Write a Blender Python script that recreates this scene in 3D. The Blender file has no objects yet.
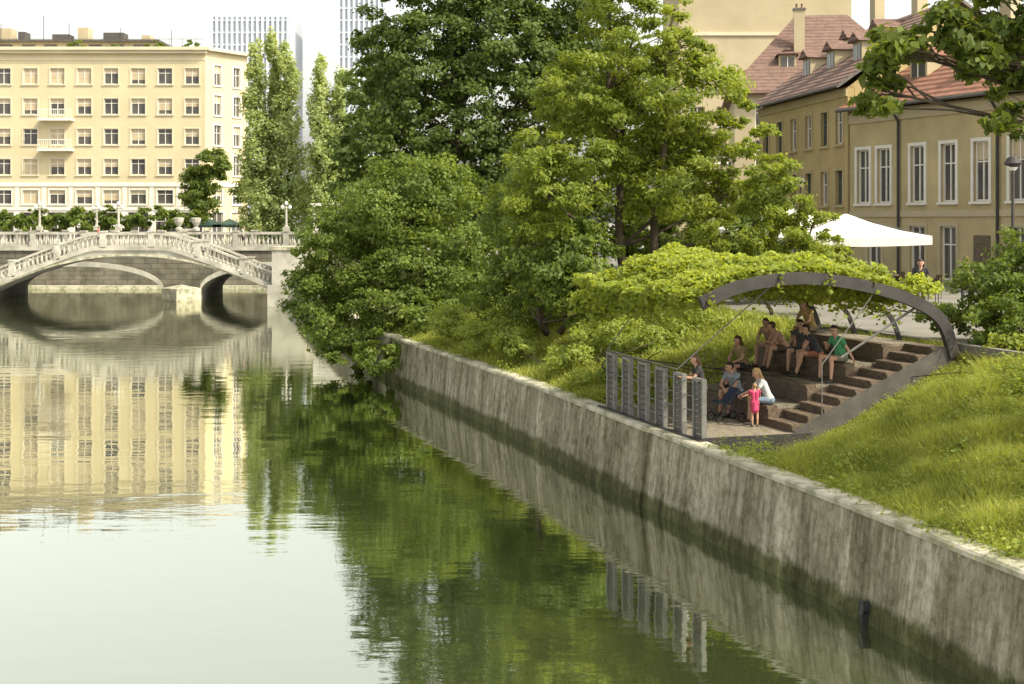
import bpy, math, random
import numpy as np
from mathutils import Vector, Matrix
rng=np.random.default_rng(7); random.seed(7)
sc=bpy.context.scene
COL=sc.collection

# ------------------------------------------------------------ materials
def nt(name):
    m=bpy.data.materials.new(name); m.use_nodes=True
    n=m.node_tree.nodes; l=m.node_tree.links
    return m,n,l,n["Principled BSDF"]
def mat(name,c1,c2=None,scale=3,rough=.8,bump=0,bscale=20,metal=0,stretch=(1,1,1),spec=.3,lo=.35,hi=.65,bstretch=None):
    m,n,l,p=nt(name)
    p.inputs["Roughness"].default_value=rough; p.inputs["Metallic"].default_value=metal
    p.inputs["Specular IOR Level"].default_value=spec
    if c2 is None: c2=tuple(x*.8 for x in c1)
    tc=n.new("ShaderNodeTexCoord"); mp=n.new("ShaderNodeMapping"); mp.inputs["Scale"].default_value=stretch
    l.new(tc.outputs["Object"],mp.inputs["Vector"])
    no=n.new("ShaderNodeTexNoise"); no.inputs["Scale"].default_value=scale; no.inputs["Detail"].default_value=7; no.inputs["Roughness"].default_value=.62
    l.new(mp.outputs[0],no.inputs["Vector"])
    r=n.new("ShaderNodeValToRGB"); r.color_ramp.elements[0].position=lo; r.color_ramp.elements[1].position=hi
    r.color_ramp.elements[0].color=(*c1,1); r.color_ramp.elements[1].color=(*c2,1)
    l.new(no.outputs["Fac"],r.inputs[0]); l.new(r.outputs[0],p.inputs["Base Color"])
    if bump:
        n2=n.new("ShaderNodeTexNoise"); n2.inputs["Scale"].default_value=bscale; n2.inputs["Detail"].default_value=5
        l.new(tc.outputs["Object"] if bstretch is None else mp.outputs[0],n2.inputs["Vector"])
        b=n.new("ShaderNodeBump"); b.inputs["Strength"].default_value=.7; b.inputs["Distance"].default_value=bump
        l.new(n2.outputs["Fac"],b.inputs["Height"]); l.new(b.outputs[0],p.inputs["Normal"])
    return m
def leafmat(name,dark,light,trans=.35,tcol=None):
    m,n,l,p=nt(name)
    at=n.new("ShaderNodeAttribute"); at.attribute_name="tint"
    r=n.new("ShaderNodeValToRGB"); r.color_ramp.elements[0].color=(*dark,1); r.color_ramp.elements[1].color=(*light,1)
    l.new(at.outputs["Fac"],r.inputs[0]); l.new(r.outputs[0],p.inputs["Base Color"])
    p.inputs["Roughness"].default_value=.55; p.inputs["Specular IOR Level"].default_value=.25
    t=n.new("ShaderNodeBsdfTranslucent")
    mx=n.new("ShaderNodeMix"); mx.data_type='RGBA'; mx.blend_type='MULTIPLY'; mx.inputs[0].default_value=1
    l.new(r.outputs[0],mx.inputs[6]); mx.inputs[7].default_value=(1.9,1.75,.75,1)
    l.new(mx.outputs[2],t.inputs["Color"])
    ms=n.new("ShaderNodeMixShader"); ms.inputs[0].default_value=trans
    l.new(p.outputs[0],ms.inputs[1]); l.new(t.outputs[0],ms.inputs[2])
    l.new(ms.outputs[0],n["Material Output"].inputs["Surface"])
    return m
def roofmat(name,c1,c2,dirv=(1,0,0)):
    m=mat(name,c1,c2,scale=2.2,rough=.85)
    n=m.node_tree.nodes; l=m.node_tree.links; p=n["Principled BSDF"]
    tc=n.new("ShaderNodeTexCoord"); w=n.new("ShaderNodeTexWave"); w.wave_type='BANDS'; w.bands_direction='Z'
    w.inputs["Scale"].default_value=1.1; w.inputs["Distortion"].default_value=.8; w.inputs["Detail"].default_value=3
    l.new(tc.outputs["Object"],w.inputs["Vector"])
    b=n.new("ShaderNodeBump"); b.inputs["Distance"].default_value=.09; b.inputs["Strength"].default_value=.9
    l.new(w.outputs["Fac"],b.inputs["Height"]); l.new(b.outputs[0],p.inputs["Normal"])
    return m
def blockmat(name,c1,c2,mortar,sx=.6,sy=1.6):
    m,n,l,p=nt(name); p.inputs["Roughness"].default_value=.92; p.inputs["Specular IOR Level"].default_value=.2
    tc=n.new("ShaderNodeTexCoord"); sp=n.new("ShaderNodeSeparateXYZ"); l.new(tc.outputs["Object"],sp.inputs[0])
    cb=n.new("ShaderNodeCombineXYZ"); l.new(sp.outputs[0],cb.inputs[0]); l.new(sp.outputs[2],cb.inputs[1])
    br=n.new("ShaderNodeTexBrick"); br.inputs["Scale"].default_value=1; br.inputs["Brick Width"].default_value=1.1; br.inputs["Row Height"].default_value=.42; br.inputs["Mortar Size"].default_value=.02
    br.inputs["Color1"].default_value=(*c1,1); br.inputs["Color2"].default_value=(*c2,1); br.inputs["Mortar"].default_value=(*mortar,1); l.new(cb.outputs[0],br.inputs["Vector"])
    no=n.new("ShaderNodeTexNoise"); no.inputs["Scale"].default_value=.8; no.inputs["Detail"].default_value=7; l.new(tc.outputs["Object"],no.inputs["Vector"])
    r=n.new("ShaderNodeValToRGB"); r.color_ramp.elements[0].position=.35; r.color_ramp.elements[1].position=.65; r.color_ramp.elements[0].color=(.55,.55,.5,1); r.color_ramp.elements[1].color=(1,1,1,1); l.new(no.outputs["Fac"],r.inputs[0])
    x=n.new("ShaderNodeMix"); x.data_type='RGBA'; x.blend_type='MULTIPLY'; x.inputs[0].default_value=1; l.new(br.outputs["Color"],x.inputs[6]); l.new(r.outputs[0],x.inputs[7]); l.new(x.outputs[2],p.inputs["Base Color"])
    return m

M_cream=mat("cream_render",(.58,.50,.32),(.50,.43,.27),scale=.25,rough=.9)
M_cream2=mat("cream_light",(.62,.55,.39),(.55,.48,.34),scale=.4,rough=.9)
M_white=mat("white_paint",(.70,.67,.60),(.6,.57,.5),scale=1.2,rough=.6)
M_ochre=mat("ochre_render",(.47,.385,.21),(.33,.265,.145),scale=.5,rough=.92,bump=.01,lo=.3,hi=.75)
M_ochre2=mat("ochre_render_old",(.46,.36,.17),(.34,.26,.12),scale=.6,rough=.92,lo=.3,hi=.75)
M_beige=mat("beige_render",(.45,.38,.25),(.38,.32,.2),scale=.3,rough=.9)
M_glass=mat("window_glass",(.05,.05,.05),(.11,.10,.085),scale=.6,rough=.08,spec=.6)
M_blind=mat("blind_fabric",(.5,.42,.28),(.42,.34,.22),scale=2,rough=.9)
M_frame=mat("window_frame_white",(.74,.71,.64),(.66,.63,.56),scale=3,rough=.5)
M_shutter=mat("shutter_green",(.12,.14,.11),(.09,.11,.08),scale=3,rough=.6)
M_roof=roofmat("roof_tile_red",(.26,.12,.075),(.15,.075,.05))
M_roof2=roofmat("roof_tile_brown",(.20,.12,.09),(.12,.08,.065))
M_stone=mat("bridge_stone",(.50,.47,.40),(.29,.275,.23),scale=.9,rough=.9,bump=.02,bscale=6)
M_stone2=blockmat("masonry_shaded",(.21,.19,.15),(.155,.145,.115),(.08,.075,.06))  # masonry darkened in its colour to stand for shade around the footbridge
M_stoned=mat("stone_dark_shaded",(.17,.16,.14),(.10,.095,.085),scale=.9,rough=.95,bump=.02,bscale=6)  # darker copy of the bridge stone; underside shade is in the colour
M_pave=mat("paving_stone",(.20,.185,.155),(.15,.14,.12),scale=.6,rough=.9,bump=.005)
M_ground=mat("city_ground",(.26,.25,.22),(.2,.19,.17),scale=.05,rough=.95)
M_soil=mat("grass_soil",(.10,.11,.03),(.13,.135,.045),scale=1.3,rough=1,bump=.05,bscale=9)
M_bark=mat("bark",(.10,.075,.05),(.05,.04,.03),scale=4,rough=.95,bump=.03,stretch=(1,1,.2))
M_steel=mat("dark_steel",(.055,.051,.046),(.035,.032,.03),scale=3,rough=.65,metal=0,spec=.3)
M_steel2=mat("grey_steel",(.11,.10,.09),(.07,.065,.058),scale=3,rough=.7,metal=0,spec=.25)
M_rail=mat("galvanised_grey",(.20,.195,.175),(.13,.125,.115),scale=4,rough=.6,metal=.1,spec=.4)
M_wood=mat("weathered_timber",(.175,.130,.088),(.085,.063,.045),scale=3,rough=.85,stretch=(6,.6,6),bump=.006)
M_woodl=mat("deck_timber",(.26,.225,.17),(.16,.135,.10),scale=3,rough=.8,stretch=(6,.6,6),bump=.006)
M_tower=mat("tower_panel_hazed",(.60,.63,.67),(.55,.58,.62),scale=.05,rough=.5)  # pale tone paints distance haze into the tower colours
M_towerd=mat("tower_glass_hazed",(.38,.42,.48),(.34,.38,.44),scale=.05,rough=.4)  # glass lightened too, haze put into its colour
M_canvas=mat("canvas_white",(.72,.69,.62),(.64,.61,.54),scale=1.5,rough=.9)
M_canvg=mat("canvas_green",(.06,.1,.07),(.05,.08,.06),scale=1.5,rough=.9)
M_rubber=mat("rubber",(.02,.02,.02),(.03,.03,.03),rough=.8)
M_lamp=mat("lamp_glass",(.75,.75,.7),(.7,.7,.65),rough=.2)

def concrete():
    m,n,l,p=nt("quay_concrete"); p.inputs["Roughness"].default_value=.92; p.inputs["Specular IOR Level"].default_value=.2
    tc=n.new("ShaderNodeTexCoord")
    def noise(s,st,d=7,ro=.6):
        mp=n.new("ShaderNodeMapping"); mp.inputs["Scale"].default_value=st; l.new(tc.outputs["Object"],mp.inputs["Vector"])
        x=n.new("ShaderNodeTexNoise"); x.inputs["Scale"].default_value=s; x.inputs["Detail"].default_value=d; x.inputs["Roughness"].default_value=ro
        l.new(mp.outputs[0],x.inputs["Vector"]); return x.outputs["Fac"]
    def ramp(f,a,b,ca,cb):
        r=n.new("ShaderNodeValToRGB"); r.color_ramp.elements[0].position=a; r.color_ramp.elements[1].position=b
        r.color_ramp.elements[0].color=(*ca,1); r.color_ramp.elements[1].color=(*cb,1); l.new(f,r.inputs[0]); return r.outputs[0]
    def mul(a,b,f=1.0,mode='MULTIPLY'):
        x=n.new("ShaderNodeMix"); x.data_type='RGBA'; x.blend_type=mode; x.inputs[0].default_value=f
        l.new(a,x.inputs[6]); l.new(b,x.inputs[7]); return x.outputs[2]
    base=ramp(noise(1.2,(1,1,1)),.3,.7,(.52,.48,.37),(.36,.335,.255))
    st=ramp(noise(2.6,(1.6,1.6,.13),9,.8),.42,.58,(.36,.355,.29),(1,1,1))
    st2=ramp(noise(.55,(1.6,1.6,.35),5,.6),.42,.60,(.46,.47,.39),(1,1,1))
    bl=ramp(noise(5,(1,1,1),8,.75),.38,.55,(.58,.56,.48),(1,1,1))
    pk=ramp(noise(.9,(1,1,1),6,.7),.56,.62,(1,1,1),(.55,.55,.45))
    c=mul(mul(mul(mul(base,st,.75),bl,.9),st2,.85),pk,.8)
    sx=n.new("ShaderNodeSeparateXYZ"); l.new(tc.outputs["Object"],sx.inputs[0])
    ad=n.new("ShaderNodeMath"); ad.operation='MULTIPLY_ADD'; l.new(noise(1.5,(1,1,1)),ad.inputs[0]); ad.inputs[1].default_value=-.5; l.new(sx.outputs[2],ad.inputs[2])
    al=ramp(ad.outputs[0],-.12,.14,(.34,.38,.22),(1,1,1))
    c=mul(c,al)
    # damp drip band just beneath the coping
    ad2=n.new("ShaderNodeMath"); ad2.operation='MULTIPLY_ADD'; l.new(noise(3.5,(1.6,1.6,.05)),ad2.inputs[0]); ad2.inputs[1].default_value=1.6; l.new(sx.outputs[2],ad2.inputs[2])
    dr=ramp(ad2.outputs[0],2.36,2.60,(1,1,1),(.55,.54,.45)); dr_=dr
    c=mul(c,dr_,.8)
    l.new(c,p.inputs["Base Color"])
    b=n.new("ShaderNodeBump"); b.inputs["Distance"].default_value=.05; b.inputs["Strength"].default_value=.8
    l.new(noise(5,(1,1,1)),b.inputs["Height"]); l.new(b.outputs[0],p.inputs["Normal"])
    return m
M_conc=concrete()
M_cap=mat("wall_coping",(.50,.46,.36),(.25,.245,.16),scale=2.0,rough=.9,bump=.02,lo=.4,hi=.6)

def watermat():
    m,n,l,p=nt("river_water")
    n.remove(p)
    tc=n.new("ShaderNodeTexCoord")
    def noise(s,st,d):
        mp=n.new("ShaderNodeMapping"); mp.inputs["Scale"].default_value=st; l.new(tc.outputs["Object"],mp.inputs["Vector"])
        x=n.new("ShaderNodeTexNoise"); x.inputs["Scale"].default_value=s; x.inputs["Detail"].default_value=d
        l.new(mp.outputs[0],x.inputs["Vector"]); return x.outputs["Fac"]
    a=noise(.9,(.5,1.1,1),2); c=noise(4.0,(.45,1.2,1),3)
    b1=n.new("ShaderNodeBump"); b1.inputs["Strength"].default_value=1; b1.inputs["Distance"].default_value=.0075; l.new(a,b1.inputs["Height"])
    wp=noise(.035,(1,1.6,1),3); wr=n.new("ShaderNodeMapRange"); wr.inputs["From Min"].default_value=.42; wr.inputs["From Max"].default_value=.62; wr.inputs["To Min"].default_value=.3; wr.inputs["To Max"].default_value=1.0; l.new(wp,wr.inputs[0])
    hm=n.new("ShaderNodeMath"); hm.operation='MULTIPLY'; l.new(c,hm.inputs[0]); l.new(wr.outputs[0],hm.inputs[1])
    b2=n.new("ShaderNodeBump"); b2.inputs["Strength"].default_value=1; b2.inputs["Distance"].default_value=.003; l.new(hm.outputs[0],b2.inputs["Height"]); l.new(b1.outputs[0],b2.inputs["Normal"])
    g=n.new("ShaderNodeBsdfGlossy"); g.inputs["Roughness"].default_value=.012; g.inputs["Color"].default_value=(.82,.84,.76,1)
    l.new(b2.outputs[0],g.inputs["Normal"])
    d=n.new("ShaderNodeBsdfDiffuse"); d.inputs["Color"].default_value=(.06,.075,.03,1)
    f=n.new("ShaderNodeFresnel"); f.inputs["IOR"].default_value=1.9
    mr=n.new("ShaderNodeMapRange"); mr.inputs["From Min"].default_value=0; mr.inputs["From Max"].default_value=.45; mr.inputs["To Min"].default_value=.35; mr.inputs["To Max"].default_value=.95
    l.new(f.outputs[0],mr.inputs[0])
    ms=n.new("ShaderNodeMixShader"); l.new(mr.outputs[0],ms.inputs[0]); l.new(d.outputs[0],ms.inputs[1]); l.new(g.outputs[0],ms.inputs[2])
    l.new(ms.outputs[0],n["Material Output"].inputs["Surface"])
    return m
M_water=watermat()

L_mid=leafmat("leaf_ash",(.10,.145,.022),(.27,.32,.055),.46)
L_dark=leafmat("leaf_lime_dark",(.055,.088,.022),(.14,.19,.045),.38)
L_bush=leafmat("leaf_hazel",(.062,.10,.02),(.185,.24,.045),.4)
L_pop=leafmat("leaf_poplar_hazed",(.22,.28,.12),(.38,.44,.20),.45)  # leaf colour lightened to include distance haze
L_vine=leafmat("leaf_vine",(.15,.20,.03),(.33,.38,.07),.45)
L_weed=leafmat("leaf_weed",(.13,.18,.03),(.30,.35,.075),.42)
L_grass=leafmat("grass_blade",(.13,.175,.03),(.40,.42,.11),.4)
L_near=leafmat("leaf_chestnut",(.05,.08,.016),(.16,.20,.035),.45)

# ------------------------------------------------------------ builders
def empty(name,loc=(0,0,0)):
    e=bpy.data.objects.new(name,None); COL.objects.link(e); e.location=loc; e.empty_display_size=.5; return e
def setparent(o,p):
    if p is not None:
        o.parent=p; o.matrix_parent_inverse=Matrix.Translation(-Vector(p.location))
def frame(o,ex):
    ex=Vector((ex[0],ex[1],0)).normalized(); ey=Vector((-ex.y,ex.x,0))
    return Matrix(((ex.x,ey.x,0,o[0]),(ex.y,ey.y,0,o[1]),(0,0,1,o[2] if len(o)>2 else 0),(0,0,0,1)))
class B:
    def __init__(s,M=None):
        s.v=[];s.f=[];s.m=[];s.mats=[];s.M=M or Matrix.Identity(4)
    def mi(s,m):
        if m not in s.mats: s.mats.append(m)
        return s.mats.index(m)
    def add(s,vs,fs,m):
        k=len(s.v); s.v+= [tuple(s.M@Vector(p)) for p in vs]; s.f+=[tuple(i+k for i in f) for f in fs]; s.m+=[s.mi(m)]*len(fs)
    def box(s,x0,x1,y0,y1,z0,z1,m):
        if x1-x0<1e-4 or y1-y0<1e-4 or z1-z0<1e-4: return
        s.add([(x0,y0,z0),(x1,y0,z0),(x1,y1,z0),(x0,y1,z0),(x0,y0,z1),(x1,y0,z1),(x1,y1,z1),(x0,y1,z1)],
              [(0,3,2,1),(4,5,6,7),(0,1,5,4),(1,2,6,5),(2,3,7,6),(3,0,4,7)],m)
    def poly(s,ps,m): s.add(ps,[tuple(range(len(ps)))],m)
    def tube(s,pts,rs,m,n=8,cap=True):
        pts=[Vector(p) for p in pts]
        if not hasattr(rs,'__len__'): rs=[rs]*len(pts)
        vs=[];fs=[]
        for i,p in enumerate(pts):
            d=(pts[min(i+1,len(pts)-1)]-pts[max(i-1,0)]).normalized()
            a=d.orthogonal().normalized() if i==0 else (a-d*a.dot(d)).normalized()
            b=d.cross(a)
            for k in range(n):
                t=2*math.pi*k/n; vs.append(tuple(p+(a*math.cos(t)+b*math.sin(t))*rs[i]))
        for i in range(len(pts)-1):
            for k in range(n):
                k2=(k+1)%n; fs.append((i*n+k,i*n+k2,(i+1)*n+k2,(i+1)*n+k))
        if cap:
            fs.append(tuple(range(n-1,-1,-1))); fs.append(tuple((len(pts)-1)*n+k for k in range(n)))
        s.add(vs,fs,m)
    def lathe(s,x,y,z,prof,m,n=8):
        vs=[];fs=[]
        for r,h in prof:
            for k in range(n):
                t=2*math.pi*(k+.5)/n; vs.append((x+r*math.cos(t),y+r*math.sin(t),z+h))
        for i in range(len(prof)-1):
            for k in range(n):
                k2=(k+1)%n; fs.append((i*n+k,i*n+k2,(i+1)*n+k2,(i+1)*n+k))
        fs.append(tuple(range(n-1,-1,-1))); fs.append(tuple((len(prof)-1)*n+k for k in range(n)))
        s.add(vs,fs,m)
    def beam(s,p0,p1,w,h,m,side=None):
        p0=Vector(p0);p1=Vector(p1); d=p1-p0; q=Vector((-d.y,d.x,0))
        q=q.normalized()*w/2 if q.length>1e-6 else Vector((w/2,0,0))
        u=Vector((0,0,h))
        vs=[p0-q,p0+q,p0+q+u,p0-q+u,p1-q,p1+q,p1+q+u,p1-q+u]
        s.add([tuple(v) for v in vs],[(0,1,2,3),(7,6,5,4),(0,4,5,1),(1,5,6,2),(2,6,7,3),(3,7,4,0)],m)
    def band(s,prof,y0,y1,th,m):
        P=[Vector((a,b)) for a,b in prof]; vs=[];fs=[]
        for i,p in enumerate(P):
            d=(P[min(i+1,len(P)-1)]-P[max(i-1,0)]).normalized(); nn=Vector((-d.y,d.x))*th/2
            for y in (y0,y1):
                vs.append((p.x+nn.x,y,p.y+nn.y)); vs.append((p.x-nn.x,y,p.y-nn.y))
        for i in range(len(P)-1):
            a=i*4;b=a+4
            fs+=[(a,b,b+2,a+2),(a+1,a+3,b+3,b+1),(a,a+1,b+1,b),(a+2,b+2,b+3,a+3)]
        fs+=[(0,2,3,1),(b,b+1,b+3,b+2)]
        s.add(vs,fs,m)
    def strip(s,xs,lo,hi,y0,y1,m,mu=None):
        n=len(xs); vs=[]
        for x,a,b in zip(xs,lo,hi): vs+=[(x,y0,a),(x,y0,b),(x,y1,a),(x,y1,b)]
        f1=[];f2=[]
        for i in range(n-1):
            a=i*4;b=a+4
            f1+=[(a,b,b+1,a+1),(a+2,a+3,b+3,b+2),(a+1,b+1,b+3,a+3)]; f2+=[(a,a+2,b+2,b)]
        f1+=[(0,1,3,2),(b,b+2,b+3,b+1)]
        s.add(vs,f1,m); s.add(vs,f2,mu or m)
    def build(s,name,parent=None,smooth=False):
        me=bpy.data.meshes.new(name); me.from_pydata(s.v,[],s.f)
        for m in s.mats: me.materials.append(m)
        me.polygons.foreach_set("material_index",s.m)
        if smooth: me.polygons.foreach_set("use_smooth",[True]*len(s.f))
        me.update()
        o=bpy.data.objects.new(name,me); COL.objects.link(o); setparent(o,parent); return o

def npmesh(name,V,k,mat_,tint=None,parent=None):
    n=len(V)//k
    me=bpy.data.meshes.new(name); me.vertices.add(len(V)); me.vertices.foreach_set("co",V.astype(np.float32).ravel())
    me.loops.add(len(V)); me.polygons.add(n)
    me.polygons.foreach_set("loop_start",np.arange(0,len(V),k,dtype=np.int32))
    me.loops.foreach_set("vertex_index",np.arange(len(V),dtype=np.int32))
    me.materials.append(mat_)
    if tint is not None:
        a=me.attributes.new("tint",'FLOAT','FACE'); a.data.foreach_set("value",tint.astype(np.float32))
    me.update(calc_edges=True); me.validate()
    o=bpy.data.objects.new(name,me); COL.objects.link(o); setparent(o,parent); return o
def unit(a): return a/np.maximum(np.linalg.norm(a,axis=1,keepdims=True),1e-9)
def leafmesh(name,C,N,size,tint,mat_,parent,width=.3):
    n=len(C); t=unit(np.cross(N,rng.normal(size=(n,3)))); b=np.cross(N,t)
    s=(size*(.6+.8*rng.random(n)))[:,None]
    V=np.empty((n,4,3)); V[:,0]=C-t*s*.5; V[:,1]=C+b*s*width+N*s*.06; V[:,2]=C+t*s*.5-N*s*.1; V[:,3]=C-b*s*width+N*s*.06
    return npmesh(name,V.reshape(-1,3),4,mat_,tint,parent)
def clumpleaves(clumps,n,subd,srad=.24,flat=.6,up=.45):
    w=np.array([(c[3]*c[4]*c[5])**(2/3) for c in clumps]); w/=w.sum()
    Cs=[];Ns=[];Ts=[];subs=[]
    for c,wi in zip(clumps,w):
        R=np.array(c[3:6]); c0=np.array(c[:3]); mr=R.mean()
        ns=max(8,int(subd*(R[0]*R[1]*R[2])**(2/3)))
        d=unit(rng.normal(size=(ns,3))); rf=.30+.70*rng.random(ns)**.6
        pop=rng.random(ns)<.22; rf=np.where(pop,rf*1.25,rf)
        sc_=c0+d*rf[:,None]*R; st=rng.random(ns)
        sr=(srad*mr+.10)*(.45+1.1*rng.random(ns))
        k=int(n*wi); pr_=sr**2; idx=rng.choice(ns,k,p=pr_/pr_.sum())
        off=rng.normal(size=(k,3)); off=unit(off)*(rng.random(k)**.45)[:,None]*(.7+.6*rng.random((k,1))); off[:,2]*=flat
        P=sc_[idx]+off*sr[idx][:,None]
        N=unit(d[idx]*.5+np.array([0,0,up])+off*.4+rng.normal(size=(k,3))*.5)
        Cs.append(P);Ns.append(N);Ts.append(np.clip(st[idx]*.55+rng.random(k)*.45,0,1)); subs.append(sc_)
    return np.concatenate(Cs),np.concatenate(Ns),np.concatenate(Ts),subs
def tree(name,base,h,clumps,n,size,lm,r=.25,subd=14,srad=.24,flat=.6,trunks=1,lean=(0,0),width=.3,nb=6):
    e=empty(name,base)
    C,N,T,subs=clumpleaves(clumps,n,subd,srad,flat)
    leafmesh("foliage",C,N,size,T,lm,e,width)
    b=B(); bx,by,bz=base
    for t in range(trunks):
        a=2*math.pi*t/max(trunks,1); o=(0 if trunks==1 else .35)
        pts=[];rs=[]
        for i in range(9):
            f=i/8; pts.append((bx+o*math.cos(a)*(1+2*f)+lean[0]*f+.12*math.sin(i*1.7+t),by+o*math.sin(a)*(1+2*f)+lean[1]*f+.1*math.cos(i*2.1),bz-.3+f*(h+.3)))
            rs.append(r*(1.35 if i==0 else 1)*(1-.72*f))
        b.tube(pts,rs,M_bark,10)
        P=pts
    for ci,c in enumerate(clumps):
        if bz+.4>c[2]: s0=P[1]
        else:
            k=min(8,max(1,int((c[2]-c[5]*.7-bz)/h*8))); s0=P[k]
        s0=Vector(s0); e1=Vector(c[:3]); mid=(s0+e1)/2+Vector((0,0,-.12*(e1-s0).length*.5))
        b.tube([s0,mid.lerp(s0,.4),mid.lerp(e1,.4),e1],[r*.42,r*.33,r*.22,r*.12],M_bark,7)
        S=subs[ci]
        for q in range(min(nb,len(S))):
            tip=Vector(S[rng.integers(0,len(S))]); st=mid.lerp(e1,random.uniform(.2,1))
            b.tube([st,st.lerp(tip,.5)+Vector((0,0,.1)),tip],[r*.13,r*.09,r*.03],M_bark,5)
    b.build("trunk_and_limbs",e,True)
    return e

# ------------------------------------------------------------ river bank geometry
PY=np.array([-200,-20,0,10,19.4,22.4,28.35,33.7,39.3,46,53,58,75,95,115,134.2]); PX=np.array([62,16.5,11.4,8.85,6.3,5.53,3.78,2.25,.70,-1.4,-3.7,-5.3,-9.5,-14,-18,-19])
def pathx(y):
    y=np.asarray(y,float); return sum(np.interp(y+d,PY,PX) for d in (-2,-1,0,1,2))/5
FV=(.954,.30); FU=(-.30,.954); OX,OY=3.97,30.0
def stairz(v): return np.interp(v,[-1,2.2,6.1,9],[1.75,1.75,3.5,3.5])
def terz(x,y):
    w=x-pathx(y)-.62; t=np.clip(w/6.4,0,1); z=1.58+1.92*np.clip(t**.95,0,1)
    z=z+.09*(np.sin(x*1.7+y*.9)*np.sin(y*1.3-x*.4)+.5*np.sin(x*4.1-y*2.3)*np.sin(y*3.3+x))*np.clip(t*4,0,1)*np.clip((1-t)*4,0,1)
    dx=x-OX; dy=y-OY; v=.954*dx+.30*dy; u=-.30*dx+.954*dy
    k=np.clip((u+3.2)/1.6,0,1)*np.clip((8-u)/1.5,0,1)*np.clip((7-v)/.8,0,1)
    z2=np.minimum(z,stairz(v)-np.where(u<.2,.42,.16))
    z=z*(1-k)+z2*k
    ins=(u>.2)&(u<5.3)&(v>-.1)&(v<5.95)
    return np.where(ins,z-.9,z)
GW=7.4
ys=np.concatenate([np.arange(-200,10,6),np.arange(10,62,.3),np.arange(62,134.3,2.4)]); ws=np.linspace(.5,GW,40)
V=[];F=[]
for y in ys:
    px=float(pathx(y))
    for w in ws: x=px+w; V.append((x,y,float(terz(x,y))))
nw=len(ws)
for i in range(len(ys)-1):
    for j in range(nw-1): a=i*nw+j; F.append((a,a+1,a+nw+1,a+nw))
b=B(); b.add(V,F,M_soil); b.build("grass_bank",None,True)
b=B(); y2=np.concatenate([np.arange(-200,134,4),[134.2]]).astype(float)
V=[];F=[]
for y in y2: px=float(pathx(y)); V+=[(px+GW-.1,y,3.46),(2500,y,3.46)]
for i in range(len(y2)-1): F.append((2*i,2*i+1,2*i+3,2*i+2))
b.add(V,F,M_pave); b.build("riverside_pavement")
b=B()
for i in range(len(y2)-1):
    b.beam((float(pathx(y2[i]))+GW,y2[i],3.3),(float(pathx(y2[i+1]))+GW,y2[i+1],3.3),.2,.26,M_pave)
b.build("stone_kerb")
b=B(); b.poly([(-2500,134.2,3.46),(2500,134.2,3.46),(2500,3000,3.46),(-2500,3000,3.46)],M_ground)
b.poly([(-2500,-200,3.46),(-47,-200,3.46),(-47,134.2,3.46),(-2500,134.2,3.46)],M_ground); b.build("ground")
b=B(); b.poly([(-47.5,-200,0),(70,-200,0),(70,134.5,0),(-47.5,134.5,0)],M_water); b.build("river_water")
b=B(); b.box(-47,-18,134.2,135,-1,3.5,M_stone2); b.box(-48,-47,-200,134.2,-1,3.5,M_conc)  # quay stone coloured dark for the shade seen through the arches
b.box(-47,-18,134.1,135.1,3.5,3.75,M_cap); b.box(-47,-18,133.2,134.19,-1,.35,M_cap); b.build("stone_quay_wall")
b=B(); seg=np.arange(-20,134,8.6)
for si,a in enumerate(seg):
    yy=np.linspace(a+.03,min(a+8.6,134)-.03,9); jx=.02*((si*7)%3-1)
    for prof,mm in (([(-.42,-1.2),(0,0),(.20,1.62),(.62,1.62),(.62,-1.2)],M_conc),([(.16,1.625),(.15,1.70),(.19,1.735),(.60,1.735),(.60,1.625)],M_cap)):
        vs=[];fs=[]
        for y in yy:
            px=float(pathx(y))+jx
            for o,z in prof: vs.append((px+o,y,z))
        for i in range(len(yy)-1):
            for j in range(5):
                j2=(j+1)%5; fs.append((i*5+j,(i+1)*5+j,(i+1)*5+j2,i*5+j2))
        fs+=[tuple(range(5)),tuple((len(yy)-1)*5+4-k for k in range(5))]
        b.add(vs,fs,mm)
vs=[];fs=[]
yy=np.arange(-20,134,2.)
for y in yy: px=float(pathx(y)); vs+=[(px-.1,y,-1.2),(px+.26,y,1.6)]
for i in range(len(yy)-1): fs.append((2*i,2*i+1,2*i+3,2*i+2))
b.add(vs,fs,M_stoned)
b.build("river_retaining_wall")
px=float(pathx(22.3))
b=B(); b.tube([(px+.3,22.3,.28),(px-.08,22.27,.26)],[.10,.10],M_rubber,14); b.tube([(px-.05,22.27,.26),(px-.08,22.27,.26)],[.125,.125],M_steel,14)
b.box(px-.06,px+.05,22.2,22.38,-.3,.18,M_rubber); b.build("drain_outlet")

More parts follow.
